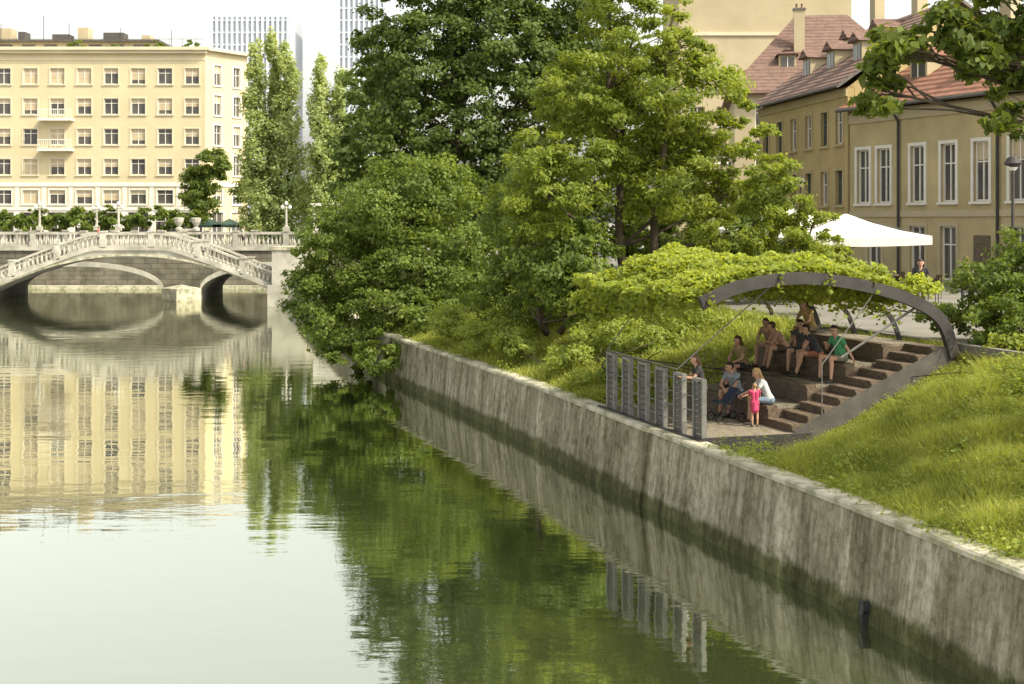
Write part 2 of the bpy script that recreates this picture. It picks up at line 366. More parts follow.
def nostair(x,y,m=0):
    dx=x-OX; dy=y-OY; v=.954*dx+.30*dy; u=-.30*dx+.954*dy
    return ~((u>-.05-m)&(u<5.6+m)&(v>-.3)&(v<6.25))
def grass(name,y0,y1,n,h,wd,par):
    y=rng.uniform(y0,y1,n*2); w=rng.uniform(.56,GW-.05,n*2); x=pathx(y)+w
    ok=nostair(x,y); x=x[ok][:n];y=y[ok][:n]
    n=len(x); z=np.maximum(terz(x,y),1.3)
    patch=.5+.25*np.sin(x*1.1+1.3*np.sin(y*.6))*np.sin(y*.8+x*.5)+.25*np.sin(x*3.7+y*1.1)*np.sin(y*2.9-x*1.7)
    H=h*(.5+.9*rng.random(n))*(.35+1.3*patch**1.3)*np.where(nostair(x,y,1.2),1,.5); a=rng.uniform(0,2*math.pi,n); d=np.stack([np.cos(a),np.sin(a),0*a],1)
    P=np.stack([x,y,z-.01],1); lean=rng.normal(size=(n,3))*.5; lean[:,2]=0
    V=np.empty((n,3,3)); V[:,0]=P-d*wd*.5; V[:,1]=P+d*wd*.5; V[:,2]=P+np.array([0,0,1])*H[:,None]+lean*H[:,None]
    dry=np.clip(.5+.5*np.sin(x*2.3+y*1.9+2*np.sin(y*.9)),0,1)
    T=np.clip(patch*.35+dry*.3+rng.random(n)*.5-.08,0,1)
    npmesh(name,V.reshape(-1,3),3,L_grass,T,par)
g=empty("grass")
for a in ((16,36,200000,.21,.028),(36,66,60000,.24,.05),(-5,16,20000,.2,.05)): grass("grass_blades",*a,g)
g=empty("weeds")
yw=np.concatenate([rng.uniform(16,50,420),rng.uniform(16,56,150),rng.normal(28,1.6,130)]); ww=np.concatenate([rng.uniform(.9,GW-.2,420),rng.uniform(.42,.75,150),rng.uniform(3.5,GW,130)])
xw=pathx(yw)+ww; ok=nostair(xw,yw,.7); xw=xw[ok];yw=yw[ok]; zw=np.maximum(terz(xw,yw),1.62)
Cc=[];Nn=[];Tt=[]
for x,y,z in zip(xw,yw,zw):
    k=int(rng.integers(20,110)); s=rng.uniform(.10,.34); o=rng.normal(size=(k,3))*s*.6; o[:,2]=np.abs(o[:,2])*1.2+.03
    Cc.append(np.array([x,y,z])+o); Nn.append(unit(o+np.array([0,0,.4])+rng.normal(size=(k,3))*.2)); Tt.append(np.clip(rng.random(k)*.6+rng.random()*.4,0,1))
leafmesh("weed_leaves",np.concatenate(Cc),np.concatenate(Nn),.085,np.concatenate(Tt),L_weed,g,.22)

# ------------------------------------------------------------ stair terrace with pergola
MS=frame((OX,OY,0),FV)
def W(v,u,z): return MS@Vector((v,u,z))
e=empty("timber_stair_terrace",(OX,OY,1.7))
b=B(MS)
for i in range(20):
    b.box(-.12,2.2,-.35+i*.295,-.35+i*.295+.283,1.69,1.75,M_woodl)
b.box(-.16,2.4,-.44,-.36,1.46,1.80,M_steel); b.box(-.22,-.13,-.44,5.5,1.40,1.77,M_steel); b.box(.05,2.2,-.3,5.45,1.0,1.685,M_stoned)
b.box(2.205,2.4,-.36,-.05,1.2,1.76,M_steel2)
b.build("deck",e)
b=B(MS)
US=1.15
for k in range(1,5):
    v0=2.2+.975*(k-1); z=1.75+.4375*k
    b.box(v0,6.1,US,5.5,z-.4375+ (0 if k>1 else -.4),z-.065,M_wood)
    for j in range(4):
        a=v0-.03+j*.252
        b.box(a,a+.24,US+.005,5.5,z-.063,z,M_woodl if j>0 else M_wood)
    for q in (.13,.25): b.box(v0-.012,v0-.001,US+.01,5.49,z-q-.012,z-q,M_stoned)
for k in range(1,11):
    v0=2.2+.39*(k-1); z=1.75+.175*k
    b.box(v0,6.1 if k==10 else v0+.42,.05,US-.004,z-.9,z-.05,M_wood)
    b.box(v0-.03,v0+.37,.052,US-.006,z-.048,z,M_wood)
b.build("steps",e)
b=B(MS)
for u0 in (-.03,5.52):
    b.add([(2.2,u0,1.2),(6.3,u0,2.9),(6.3,u0,3.56),(6.05,u0,3.56),(2.2,u0,1.80),(2.2,u0+.06,1.2),(6.3,u0+.06,2.9),(6.3,u0+.06,3.56),(6.05,u0+.06,3.56),(2.2,u0+.06,1.80)],
      [(0,1,2,3,4),(9,8,7,6,5),(0,5,6,1),(1,6,7,2),(2,7,8,3),(3,8,9,4),(4,9,5,0)],M_steel2)
b.build("stringers",e)
b=B(MS)
def railpanel(b,u0,u1,zt):
    for a in (u0,u1-.06): b.box(-.13,-.03,a,a+.06,1.45,zt,M_rail)
    b.box(-.128,-.032,u0+.062,u1-.062,zt-.06,zt,M_rail); b.box(-.128,-.032,u0+.062,u1-.062,1.50,1.60,M_rail)
    n=11; hh=(zt-.08-1.62)/n
    for k in range(n): b.box(-.10,-.06,u0+.062,u1-.062,1.62+k*hh,1.62+k*hh+hh*.8,M_steel2)
for i in range(6):
    u0=-.38+i*1.0; railpanel(b,u0,u0+.50,3.02+.02*i)
b.build("railing_panels",e)
b=B(MS)
for zz in (2.0,2.3,2.6,2.9): b.tube([(-.08,-.38,zz),(-.08,5.3,zz)],.010,M_rail,5)
b.tube([(1.7,-.04,4.98),(-.08,1.0,3.1)],.014,M_rail,6); b.tube([(1.7,5.9,4.98),(-.08,5.3,3.1)],.012,M_rail,6)
b.tube([(-.08,1.0,3.1),(-.08,5.0,3.16)],.014,M_rail,6)
b.tube([(4.2,-.04,4.8),(2.9,.02,3.2),(2.9,.02,2.0)],.012,M_rail,6)
b.tube([(5.3,.1,4.4),(3.6,.4,3.3)],.03,M_rail,6)
b.build("cables",e)
pe=empty("arched_pergola",(OX,OY,3.5))
ctrl=[(0,4.58),(.93,4.93),(2.36,5.09),(3.83,4.92),(5.09,4.57),(5.86,4.1),(6.2,3.3)]
def zc(v): return np.interp(v,[c[0] for c in ctrl],[c[1] for c in ctrl])
def catmull(P,n=8):
    out=[]; P=[Vector((*p,)) for p in P]
    for i in range(len(P)-1):
        p0=P[max(i-1,0)];p1=P[i];p2=P[i+1];p3=P[min(i+2,len(P)-1)]
        for k in range(n):
            t=k/n; out.append(.5*((2*p1)+(p2-p0)*t+(2*p0-5*p1+4*p2-p3)*t*t+(3*p1-p0-3*p2+p3)*t**3))
    out.append(P[-1]); return [(p.x,p.y) for p in out]
prof=catmull(ctrl)
b=B(MS)
for u0,off in ((-.1,0),(5.9,0),(2.0,-.03),(4.0,-.03)):
    th=.26 if u0 in(-.1,5.9) else .1
    b.band([(a,z+off) for a,z in prof],u0,u0+(.14 if th>.2 else .06),th,M_steel)
b.build("arch_beams",pe)
b=B(MS)
for v in np.arange(.2,5.9,.42): b.tube([(v,-.05,float(zc(v))+.02),(v,5.95,float(zc(v))+.02)],.018,M_steel,6)
b.build("purlins",pe)
n=60000; v=rng.uniform(-.45,5.3,n); u=rng.uniform(.10,6.7,n)
k=rng.random(n); lump=np.sin(v*2.1+u)*np.sin(u*1.7)+.6*np.sin(v*5.3-u*2.1)*np.sin(u*4.3+v)
z=zc(v)+.14+.28*(k-.4)+.17*lump*np.clip(u,0.35,1)+.12*np.clip(u/2,0,1)*np.clip((v+.3)/1.2,0,1)*np.clip((5.6-v)/1.5,0,1)
dr=(rng.random(n)<.16)&(u>.3); z=np.where(dr,z-rng.random(n)**1.5*.6,z)
sh_=(u<.16)&(np.sin(v*4.7)+.6*np.sin(v*11)>1.15); z=np.where(sh_,z-rng.random(n)*.35,z); u=np.where(sh_,u-.28,u)
P=np.stack([OX+.954*v-.30*u,OY+.30*v+.954*u,z],1)
N=unit(np.array([-.1,-.15,.8])+rng.normal(size=(n,3))*.55)
T=np.clip(.5+.28*lump+.5*(rng.random(n)-.5),0,1)
leafmesh("vine_leaves",P,N,.125,T,L_vine,pe,.36)
C,N,T,_=clumpleaves([(2.5,36.6,4.45,.9,1.2,.45),(3.4,35.2,4.8,.9,1.2,.3),(4.8,36.8,4.95,1.6,1.3,.34),(6.4,36.0,4.95,1.7,1.3,.34),(8.0,36.5,4.8,1.6,1.2,.36),(9.6,36.0,4.65,1.3,.9,.38)],24000,34,.2)
leafmesh("vine_leaves_rear",C,N,.125,T,L_vine,pe,.36)

# ------------------------------------------------------------ people
def cap_mesh(p0,r0,p1,r1,n=14):
    p0=np.array(p0,float);p1=np.array(p1,float); d=p1-p0; L=np.linalg.norm(d)
    d=d/L if L>1e-6 else np.array([0,0,1.])
    a=np.cross(d,[1,0,0]) if abs(d[0])<.8 else np.cross(d,[0,1,0]); a/=np.linalg.norm(a); bb=np.cross(d,a)
    rings=[]
    for t in (-85,-60,-35,-10): rings.append((p0+d*r0*math.sin(math.radians(t)),r0*math.cos(math.radians(t))))
    for t in (10,35,60,85): rings.append((p1+d*r1*math.sin(math.radians(t)),r1*math.cos(math.radians(t))))
    V=[];F=[]
    for c,r in rings:
        for k in range(n): t=2*math.pi*k/n; V.append(tuple(c+(a*math.cos(t)+bb*math.sin(t))*r))
    for i in range(len(rings)-1):
        for k in range(n): k2=(k+1)%n; F.append((i*n+k,i*n+k2,(i+1)*n+k2,(i+1)*n+k))
    F.append(tuple(range(n-1,-1,-1))); F.append(tuple((len(rings)-1)*n+k for k in range(n)))
    return V,F
M_skin=mat("skin",(.54,.32,.22),(.48,.28,.19),scale=6,rough=.55)
M_hairD=mat("hair_dark",(.03,.02,.015),(.05,.03,.02),scale=30,rough=.6)
M_hairB=mat("hair_brown",(.12,.07,.035),(.08,.045,.025),scale=30,rough=.6)
M_hairL=mat("hair_blond",(.38,.26,.12),(.28,.18,.08),scale=30,rough=.6)
M_eye=mat("eye",(.02,.02,.02),(.03,.03,.03),rough=.3); M_lip=mat("lips",(.40,.14,.11),(.36,.12,.1),rough=.5)
cl={}
def cloth(c):
    if c not in cl: cl[c]=mat("cloth_%d"%len(cl),c,tuple(x*.75 for x in c),scale=9,rough=.9,bump=.004,bscale=14)
    return cl[c]
def person(name,loc,F,pose='sit',lean=.25,shirt=(.5,.1,.1),pants=(.08,.1,.16),hair=M_hairD,long=False,short=True,scale=1.0,turn=0.0,nod=.2,sleeve=.5,dress=False,arms='knees',knee=0.0,vox=.0095,reach=.0):
    F=Vector((F[0],F[1],0)).normalized(); R=Vector((F.y,-F.x,0))
    pr=[]
    def add(p0,r0,p1,r1,l): pr.append((np.array(p0,float),r0,np.array(p1,float),r1,l))
    sl,cs=math.sin(lean),math.cos(lean)
    if pose=='sit': pel=np.array([0,.02,.105])
    elif pose=='bend': pel=np.array([0,-.12,.86])
    else: pel=np.array([0,0,.93])
    axis=np.array([0,sl,cs]); fw=np.array([0,cs,-sl])
    ch=pel+axis*.40; sh=pel+axis*.47; wa=pel+axis*.16
    for s in (-1,1):
        X=np.array([s,0,0.])
        add(ch+X*.075-fw*.005,.098,wa+X*.055,.088,'shirt'); add(wa+X*.055,.088,pel+X*.075+axis*.03,.105,'shirt')
        add(sh+X*.06+axis*.015,.05,sh+X*.17,.055,'shirt')
    add(pel+np.array([-.085,0,0]),.105,pel+np.array([.085,0,0]),.105,'pants')
    add(sh,.055,sh+axis*.10+fw*.015,.048,'skin')
    hc=sh+axis*.155+fw*.035+np.array([0,0,.045])
    ca,sa=math.cos(turn),math.sin(turn); cn,sn=math.cos(nod),math.sin(nod)
    Rm=np.array([[ca,-sa,0],[sa,ca,0],[0,0,1]])@np.array([[1,0,0],[0,cn,sn],[0,-sn,cn]])
    def H(x,y,z): return hc+Rm@np.array([x,y,z])
    add(H(0,.01,-.03),.072,H(0,0,.03),.085,'skin'); add(H(0,.045,-.085),.032,H(0,.03,-.03),.06,'skin')
    add(H(0,.085,.012),.009,H(0,.102,-.022),.014,'skin')
    for s in (-1,1):
        add(H(s*.03,.079,.018),.012,H(s*.034,.078,.018),.012,'eye'); add(H(s*.08,-.005,-.01),.017,H(s*.082,-.01,.015),.019,'skin')
    add(H(-.02,.078,-.055),.009,H(.02,.078,-.055),.009,'lip')
    add(H(0,-.028,.03),.094,H(0,-.005,.052),.082,'hair')
    if long:
        for s in (-1,0,1): add(H(s*.055,-.055,0),.05,H(s*.06,-.085,-.20),.032,'hair')
    for s in (-1,1):
        S=sh+np.array([s*.185,0,0]); 
        if arms=='knees': E=S+np.array([s*.05,.12+sl*.05,-.245]); Wr=np.array([s*.10,.40,.23]) if pose=='sit' else E+np.array([-s*.03,.2,-.1])
        elif arms=='rail': E=S+np.array([s*.04,.13,-.22]); Wr=E+np.array([-s*.04,.22,.02])
        elif arms=='side': E=S+np.array([s*.045,-.02,-.275]); Wr=E+np.array([0,.06,-.235])
        elif arms=='reach': E=S+np.array([s*.04,.14,-.22]); Wr=E+np.array([-s*.06,.21,-.08])
        elif arms=='mixed':
            if s>0: E=S+np.array([.06,.1,-.24]); Wr=E+np.array([-.16,.15,.12])
            else: E=S+np.array([-.07,-.12,-.24]); Wr=E+np.array([-.04,-.1,-.20])
        d=(Wr-E); d=d/np.linalg.norm(d)*.245; Wr=E+d
        m=S+(E-S)*sleeve
        add(S,.058,m,.05,'shirt'); add(m,.042,E,.036,'skin'); add(E,.037,E+(Wr-E)*.35,.036,'skin'); add(E+(Wr-E)*.35,.036,Wr,.025,'skin')
        f=d/np.linalg.norm(d); sd=np.cross(f,[0,0,1]); 
        if np.linalg.norm(sd)<.2: sd=np.cross(f,[0,1,0])
        sd/=np.linalg.norm(sd); dn=np.cross(f,sd); dn=dn if dn[2]<0 else -dn
        for q in (-1,0,1): add(Wr+f*.015+sd*q*.018,.017,Wr+f*.082+sd*q*.024,.016,'skin')
        for q,L in ((-1.5,.062),(-.5,.075),(.5,.078),(1.5,.07)):
            k0=Wr+f*.09+sd*q*.019; k1=k0+f*L*.55+dn*.008; k2=k1+f*L*.35+dn*.028
            add(k0,.0098,k1,.009,'skin'); add(k1,.009,k2,.008,'skin')
        t0=Wr+f*.03+sd*s*-.03; t1=t0+f*.035-sd*s*.03; add(t0,.013,t1,.011,'skin'); add(t1,.011,t1+f*.03+dn*.01,.0095,'skin')
    for s in (-1,1):
        Hp=pel+np.array([s*.09,0,-.01])
        if pose=='sit':
            K=np.array([s*(.13+knee),.45,.13]); A=K+np.array([s*.01,.02+reach+.10*s*knee,-.50]); A[2]=max(A[2],-.355)
        elif pose=='bend': K=Hp+np.array([s*.03,.10,-.40]); A=K+np.array([0,-.04,-.39])
        elif pose=='walk': K=Hp+np.array([0,.10*s+.03,-.42]); A=K+np.array([0,.02*s-.06,-.42])
        else: K=Hp+np.array([s*.01,.02,-.43]); A=K+np.array([0,-.03,-.42])
        add(Hp,.092,Hp+(K-Hp)*.5,.075,'pants'); m=Hp+(K-Hp)*.62
        add(Hp+(K-Hp)*.45,.077,m,.066,'pants'); add(m,.062 if short else .066,K,.052 if short else .058,'skin' if short else 'pants')
        lb='skin' if short else 'pants'
        add(K,.053,K+(A-K)*.35+np.array([0,-.015,0]),.05 if short else .056,lb); add(K+(A-K)*.35+np.array([0,-.015,0]),.05 if short else .056,A,.034 if short else .045,lb)
        add(A+np.array([0,-.035,-.045]),.035,A+np.array([s*.03,.16,-.055]),.028,'shoe'); add(A,.036,A+np.array([0,0,-.03]),.04,'shoe')
    if dress:
        if pose=='sit': add(pel+np.array([0,.02,.02]),.13,pel+np.array([0,.34,.03]),.12,'shirt')
        else: add(pel+np.array([0,0,0]),.13,pel+np.array([0,0,-.24]),.17,'shirt')
    V=[];Fc=[]
    for p0,r0,p1,r1,l in pr:
        v,f=cap_mesh(p0,r0,p1,r1); k=len(V); V+=v; Fc+=[tuple(i+k for i in q) for q in f]
    me=bpy.data.meshes.new(name+"_src"); me.from_pydata(V,[],Fc); o=bpy.data.objects.new(name+"_src",me); COL.objects.link(o)
    md=o.modifiers.new("r",'REMESH'); md.mode='VOXEL'; md.voxel_size=vox; md.use_smooth_shade=True
    ms=o.modifiers.new("s",'SMOOTH'); ms.iterations=2; ms.factor=.5
    dg=bpy.context.evaluated_depsgraph_get(); me2=bpy.data.meshes.new_from_object(o.evaluated_get(dg)); bpy.data.objects.remove(o)
    me2.materials.clear()
    mats={'skin':M_skin,'shirt':cloth(shirt),'pants':cloth(pants),'hair':hair,'eye':M_eye,'lip':M_lip,'shoe':cloth((.06,.05,.045))}
    keys=list(mats)
    for q in keys: me2.materials.append(mats[q])
    nf=len(me2.polygons); ce=np.empty(nf*3,np.float32); me2.polygons.foreach_get("center",ce); ce=ce.reshape(-1,3)
    best=np.full(nf,1e9); lab=np.zeros(nf,np.int32)
    for p0,r0,p1,r1,l in pr:
        d=p1-p0; L2=max(d@d,1e-9); t=np.clip(((ce-p0)@d)/L2,0,1); D=np.linalg.norm(ce-(p0+t[:,None]*d),axis=1)-(r0+(r1-r0)*t)
        if l in('eye','lip'): D=D-.003
        mk=D<best; best[mk]=D[mk]; lab[mk]=keys.index(l)
    me2.polygons.foreach_set("material_index",lab); me2.polygons.foreach_set("use_smooth",[True]*nf)
    co=np.empty(len(me2.vertices)*3,np.float32); me2.vertices.foreach_get("co",co); co=co.reshape(-1,3)*scale
    wc=np.stack([co[:,0]*R.x+co[:,1]*F.x,co[:,0]*R.y+co[:,1]*F.y,co[:,2]],1)
    me2.vertices.foreach_set("co",wc.astype(np.float32).ravel()); me2.update(); me2.name=name
    o=bpy.data.objects.new(name,me2); o.location=loc; COL.objects.link(o); return o
def toward(v,u): a=MS.to_3x3()@Vector((v,u,0)); return (a.x,a.y)
T3=1.75+.4375*3; T1=1.75+.4375; T4=1.75+.4375*4; T2=1.75+.4375*2
person("seated_person",W(4.33,4.95,T3),toward(-1,-.5),lean=.45,shirt=(.40,.25,.17),pants=(.38,.28,.2),hair=M_hairB,turn=.4,knee=.05)
person("seated_person",W(4.33,4.2,T3),toward(-1,.3),lean=.6,shirt=(.55,.33,.24),pants=(.10,.08,.06),hair=M_hairB,sleeve=.15,turn=-.3,reach=.08,knee=.06)
person("seated_person",W(4.33,3.4,T3),toward(-1,-.55),lean=.15,shirt=(.09,.085,.08),pants=(.06,.07,.10),hair=M_hairD,long=True,arms='mixed',turn=.3)
person("seated_person",W(4.34,2.6,T3),toward(-1,.5),lean=.5,shirt=(.06,.06,.07),pants=(.33,.14,.09),hair=M_hairD,turn=.4,sleeve=.3,reach=.1)
person("seated_person",W(4.33,1.6,T3),toward(-1,-.1),lean=.28,shirt=(.09,.34,.15),pants=(.22,.20,.16),hair=M_hairD,arms='mixed',turn=.3,knee=.07)
person("seated_person",W(5.3,4.7,T4),toward(-1,-.2),lean=.35,shirt=(.50,.34,.15),pants=(.2,.15,.1),hair=M_hairD,turn=-.3)
person("seated_person",W(3.36,4.6,T2),toward(-1,-.25),lean=.3,shirt=(.35,.25,.13),pants=(.05,.05,.06),hair=M_hairB,long=True,turn=-.4)
person("seated_woman",W(2.36,2.95,T1),toward(-.9,-.3),lean=.4,shirt=(.30,.33,.36),pants=(.07,.09,.14),hair=M_hairD,turn=-.4)
person("seated_woman",W(2.40,1.42,T1),toward(-.9,.25),lean=.45,shirt=(.60,.62,.62),pants=(.20,.26,.34),hair=M_hairL,long=True,arms='reach',nod=.4)
person("standing_woman",W(.62,1.2,1.75),toward(-1,.25),pose='stand',lean=.25,shirt=(.06,.055,.055),pants=(.05,.05,.06),hair=M_hairB,long=True,arms='rail',short=False,nod=.3,scale=.97)
person("standing_child",W(1.85,1.12,1.75),toward(.3,.9),pose='stand',lean=.02,shirt=(.60,.07,.16),pants=(.5,.07,.14),hair=M_hairL,scale=.56,dress=True,arms='reach')
person("pedestrian",(12.35,43,3.46),(-.2,-1),pose='walk',lean=.04,shirt=(.035,.035,.04),pants=(.05,.05,.06),hair=M_hairD,arms='side',short=False,sleeve=.95)
person("pedestrian",(15,47,3.46),(.5,1),pose='walk',lean=.04,shirt=(.3,.3,.32),pants=(.05,.05,.06),hair=M_hairB,arms='side',short=False)
M_blue=cloth((.035,.045,.08))
Mst=Matrix.Translation(W(1.65,2.2,1.75))@frame((0,0,0),FU)
b=B(Mst)
for x in (-.22,.22):
    for y in (-.3,.25):
        pts=[(x,y+.09*math.cos(t),.09+.09*math.sin(t)) for t in np.linspace(0,2*math.pi,15)]; b.tube(pts,.016,M_rubber,6,False)
        b.tube([(x-.03,y,.09),(x+.03,y,.09)],.015,M_steel2,6)
    b.tube([(x,.25,.09),(x,-.1,.55),(x,-.42,.92)],.012,M_steel2,6); b.tube([(x,-.3,.09),(x,.05,.5)],.012,M_steel2,6)
b.tube([(-.22,-.42,.92),(.22,-.42,.92)],.016,M_rubber,6)
b.add([(-.19,.25,.42),(.19,.25,.42),(.19,-.08,.38),(-.19,-.08,.38),(-.19,.25,.47),(.19,.25,.47),(.19,-.08,.44),(-.19,-.08,.44)],[(0,3,2,1),(4,5,6,7),(0,1,5,4),(1,2,6,5),(2,3,7,6),(3,0,4,7)],M_blue)
b.add([(-.19,-.08,.38),(.19,-.08,.38),(.19,-.26,.74),(-.19,-.26,.74),(-.19,-.02,.42),(.19,-.02,.42),(.19,-.21,.76),(-.19,-.21,.76)],[(0,3,2,1),(4,5,6,7),(0,1,5,4),(1,2,6,5),(2,3,7,6),(3,0,4,7)],M_blue)
b.build("pushchair")

# ------------------------------------------------------------ trees
tree("ash_tree",(4.1,46,3.2),10,[(4.0,46,12.3,1.8,1.8,1.4),(5.2,46,10.6,2.3,2.4,1.3),(3.6,46,9.6,2.0,2,1.3),(2.0,46,10.6,1.5,2,1.2),(6.9,46,9.2,1.5,1.6,.9),(2.3,45.5,7.9,2.1,2.2,1.2),(5.5,46,7.4,2.1,2,1.1),(3.5,46,14.6,1.3,1.6,1.5),(.9,44.5,7.3,1.5,1.8,1.5),(4.2,47.5,8.6,2.2,2,1.2),(7.0,46.5,7.2,1.3,1.4,1.0),(5.6,45.5,12.2,.9,1,.6)],62000,.165,L_mid,r=.17,subd=20,srad=.15,flat=.55,trunks=2,width=.24,nb=9)
tree("hazel_shrub",(1.2,46,3.0),2.6,[(.5,50,6.0,1.8,2,2.2),(.3,49,3.9,1.7,2,1.3),(2.0,44.5,4.2,1.4,1.6,1.1),(1.5,45,5.4,1.7,1.8,1.3),(3.3,43.5,4.0,1.3,1.3,.9)],32000,.15,L_bush,r=.09,subd=24,srad=.17,trunks=3)
tree("hazel_shrub",(6.2,49,3.46),2.0,[(5.0,49,4.6,1.5,1.2,1.2),(7.2,49,4.9,1.6,1.2,1.4),(9.2,49.5,4.8,1.4,1.2,1.3),(6.0,50,6.0,1.4,1.2,1.0),(8.3,50,6.4,1.3,1.2,.9),(4.2,49,6.3,1.3,1,1.1)],26000,.16,L_bush,r=.08,subd=20,srad=.18,trunks=3)
tree("slope_shrub",(2.9,38.6,2.1),.7,[(2.4,38.8,2.3,.8,.9,.4),(1.6,41.5,2.35,.8,1.2,.5),(3.9,40.6,2.8,1.1,.9,.45),(2.9,41.6,3.0,1.1,1,.6),(5.0,41.2,3.3,1.2,.9,.55),(.2,45,2.4,.8,1.2,.45),(-.6,48,2.7,1.0,1.4,.6),(-2.2,52,2.6,1.0,1.5,.6),(10.9,31.0,3.55,.5,.5,.25),(11.8,30.6,3.6,.7,.5,.3),(11.3,29.2,3.45,.5,.6,.25)],24000,.115,L_weed,r=.04,subd=40,trunks=3,nb=3)
tree("willow_shrub",(-4.2,62,2.6),4.5,[(-5.3,62,6.6,2.9,2.8,1.9),(-3.6,62.5,7.7,2.4,2.6,1.7),(-7.5,62,5.1,2,2.4,1.9),(-8.6,61.5,3.0,1.5,2,1.5),(-6.8,60.5,2.1,2.1,2.2,1.5),(-4.2,60,3.4,2.6,2.4,2.0),(-2.3,60.5,5.4,2.0,2.4,2.4),(-6.7,59.5,.9,1.3,1.5,.8),(-5.0,56,1.2,1.1,1.3,.9),(-1.2,58,3.6,1.8,2,1.2),(-3.2,56.5,2.4,1.4,1.5,.9)],68000,.175,L_bush,r=.14,subd=20,srad=.17,trunks=3)
tree("lime_tree",(-3.2,80,3.4),15,[(-4.6,80,15.4,3.6,3.4,3.0),(-.7,80,16.5,3.6,3.4,3.2),(-3.5,80,19.3,3.2,3,2.6),(1.6,80,13.7,3.2,3.2,3.2),(-6.3,80,11.5,3.0,3,2.4),(-2.4,79,10.9,3.6,3,2.8),(2.7,81,18.6,3.2,3,3),(-7.4,81,16.0,1.7,2,3.0),(0,80,21.5,3,3,2),(-1,79,8,3.5,3,2)],76000,.27,L_dark,r=.4,subd=13,srad=.15)
tree("lime_tree",(-8.2,92,3.4),13,[(-10,92,10.5,2.0,3,3.0),(-8.5,92,14.5,2.2,3,3),(-9.6,90,6.5,2.6,3,2.3),(-5,90,7,4,3,3),(2,88,8,4.5,3,4),(9,86,9,4,3,5),(5,84,14,3.5,3,4)],32000,.36,L_dark,r=.35,subd=9,srad=.18)
tree("robinia_shrub",(8.3,43.5,3.46),3.2,[(8.0,43.5,7.2,1.1,1.2,1.1),(9.0,43.5,6.0,1.2,1.1,.75),(7.1,43.5,6.0,1.2,1.2,.9),(8.6,43,5.2,1.6,1.2,.6),(10.1,43.3,5.2,.9,.9,.5)],17000,.145,L_mid,r=.07,subd=28,srad=.15,trunks=2,width=.2)
tree("laurel_shrub",(11.6,33,3.46),1.4,[(11.1,33,4.6,.9,1.0,.95),(12.1,33,5.0,1.1,1.1,1.3),(11.4,32,4.0,1.3,1.0,.6),(13.6,32.5,4.5,1.2,1.2,1.1),(12.2,31.4,3.6,1.3,.8,.6),(10.9,32.2,3.6,.6,.5,.4),(10.6,34.5,4.0,.6,.6,.5)],28000,.105,L_bush,r=.05,subd=50,srad=.16,trunks=3)
tree("chestnut_tree",(12.2,21,3.46),8.5,[(5.2,20,8.15,.36,.6,.40),(5.55,20,8.7,.55,.8,.4),(6.2,20,9.05,.6,.8,.4),(6.75,20,9.2,.7,.9,.4),(6.5,20,8.65,.4,.6,.3),(6.85,20,8.45,.45,.6,.5),(6.85,19.7,7.85,.28,.4,.32),(7.5,20.5,8.8,.9,1.0,.6),(7.25,19.5,7.5,.28,.4,.22),(8.8,20.5,10.2,1.6,1.8,1.1),(11,21,12,3,3,1.8),(13.5,22,11.5,2.6,2.6,1.8),(9.5,22,12,2,2,1.2),(12,19,10.8,2.4,2.2,1.2)],56000,.15,L_near,r=.14,subd=34,srad=.16,lean=(-.8,-.3),nb=12,width=.32)
for X,Y,h,r in ((-24.8,138,19.5,1.7),(-23.2,139.5,20.5,1.4),(-21.6,138,19.8,1.7),(-18.2,136,17.4,1.6),(-16.8,137,16.2,1.5)):
    cl_=[(X+random.uniform(-.4,.4),Y,3.5+h*f,r*(.7+.5*math.sin(math.pi*min(1,f*1.0))**1.)*(1.2-f*.75),r,1.9) for f in np.linspace(.10,.97,8)]
    tree("poplar_tree",(X,Y,3.46),h*.9,cl_,14000,.32,L_pop,r=.22,subd=16,srad=.2,flat=1.7,nb=4)
tree("plane_tree",(-33.5,150,3.46),7,[(-33,150,11.0,1.6,2.4,1.8),(-32.5,149,8.8,2.4,2.6,2.0),(-31,149,12.3,1.6,2,1.6)],11000,.34,L_bush,r=.2,subd=10)
tree("plane_tree",(-27,152,3.46),6,[(-27,152,9,3,2.4,2.6),(-23,150,8,3,2.4,2.2),(-18,148,8.5,3,2.4,3),(-13,146,9,4,2.4,4)],16000,.36,L_bush,r=.2,subd=8)
hc_=[(x,137+random.uniform(-.4,.4),6.3+random.uniform(-.2,.3),1.2,1.0,1.2) for x in np.arange(-50,-30,1.6)]
C,N,T,_=clumpleaves(hc_,16000,14); h=empty("hedge",(-40,137,3.5)); leafmesh("foliage",C,N,.3,T,L_bush,h)
b=B(); 
for x in np.arange(-50,-30,1.6): b.tube([(x,137,3.4),(x,137,6.3)],.09,M_bark,6)
b.build("stems",h)
tree("lime_tree",(-56,70,3.46),8,[(-56,70,11,4,4,3.5),(-54,66,9,3,3,2.5),(-58,74,12,3.5,3.5,3)],9000,.45,L_dark,r=.3,subd=6)

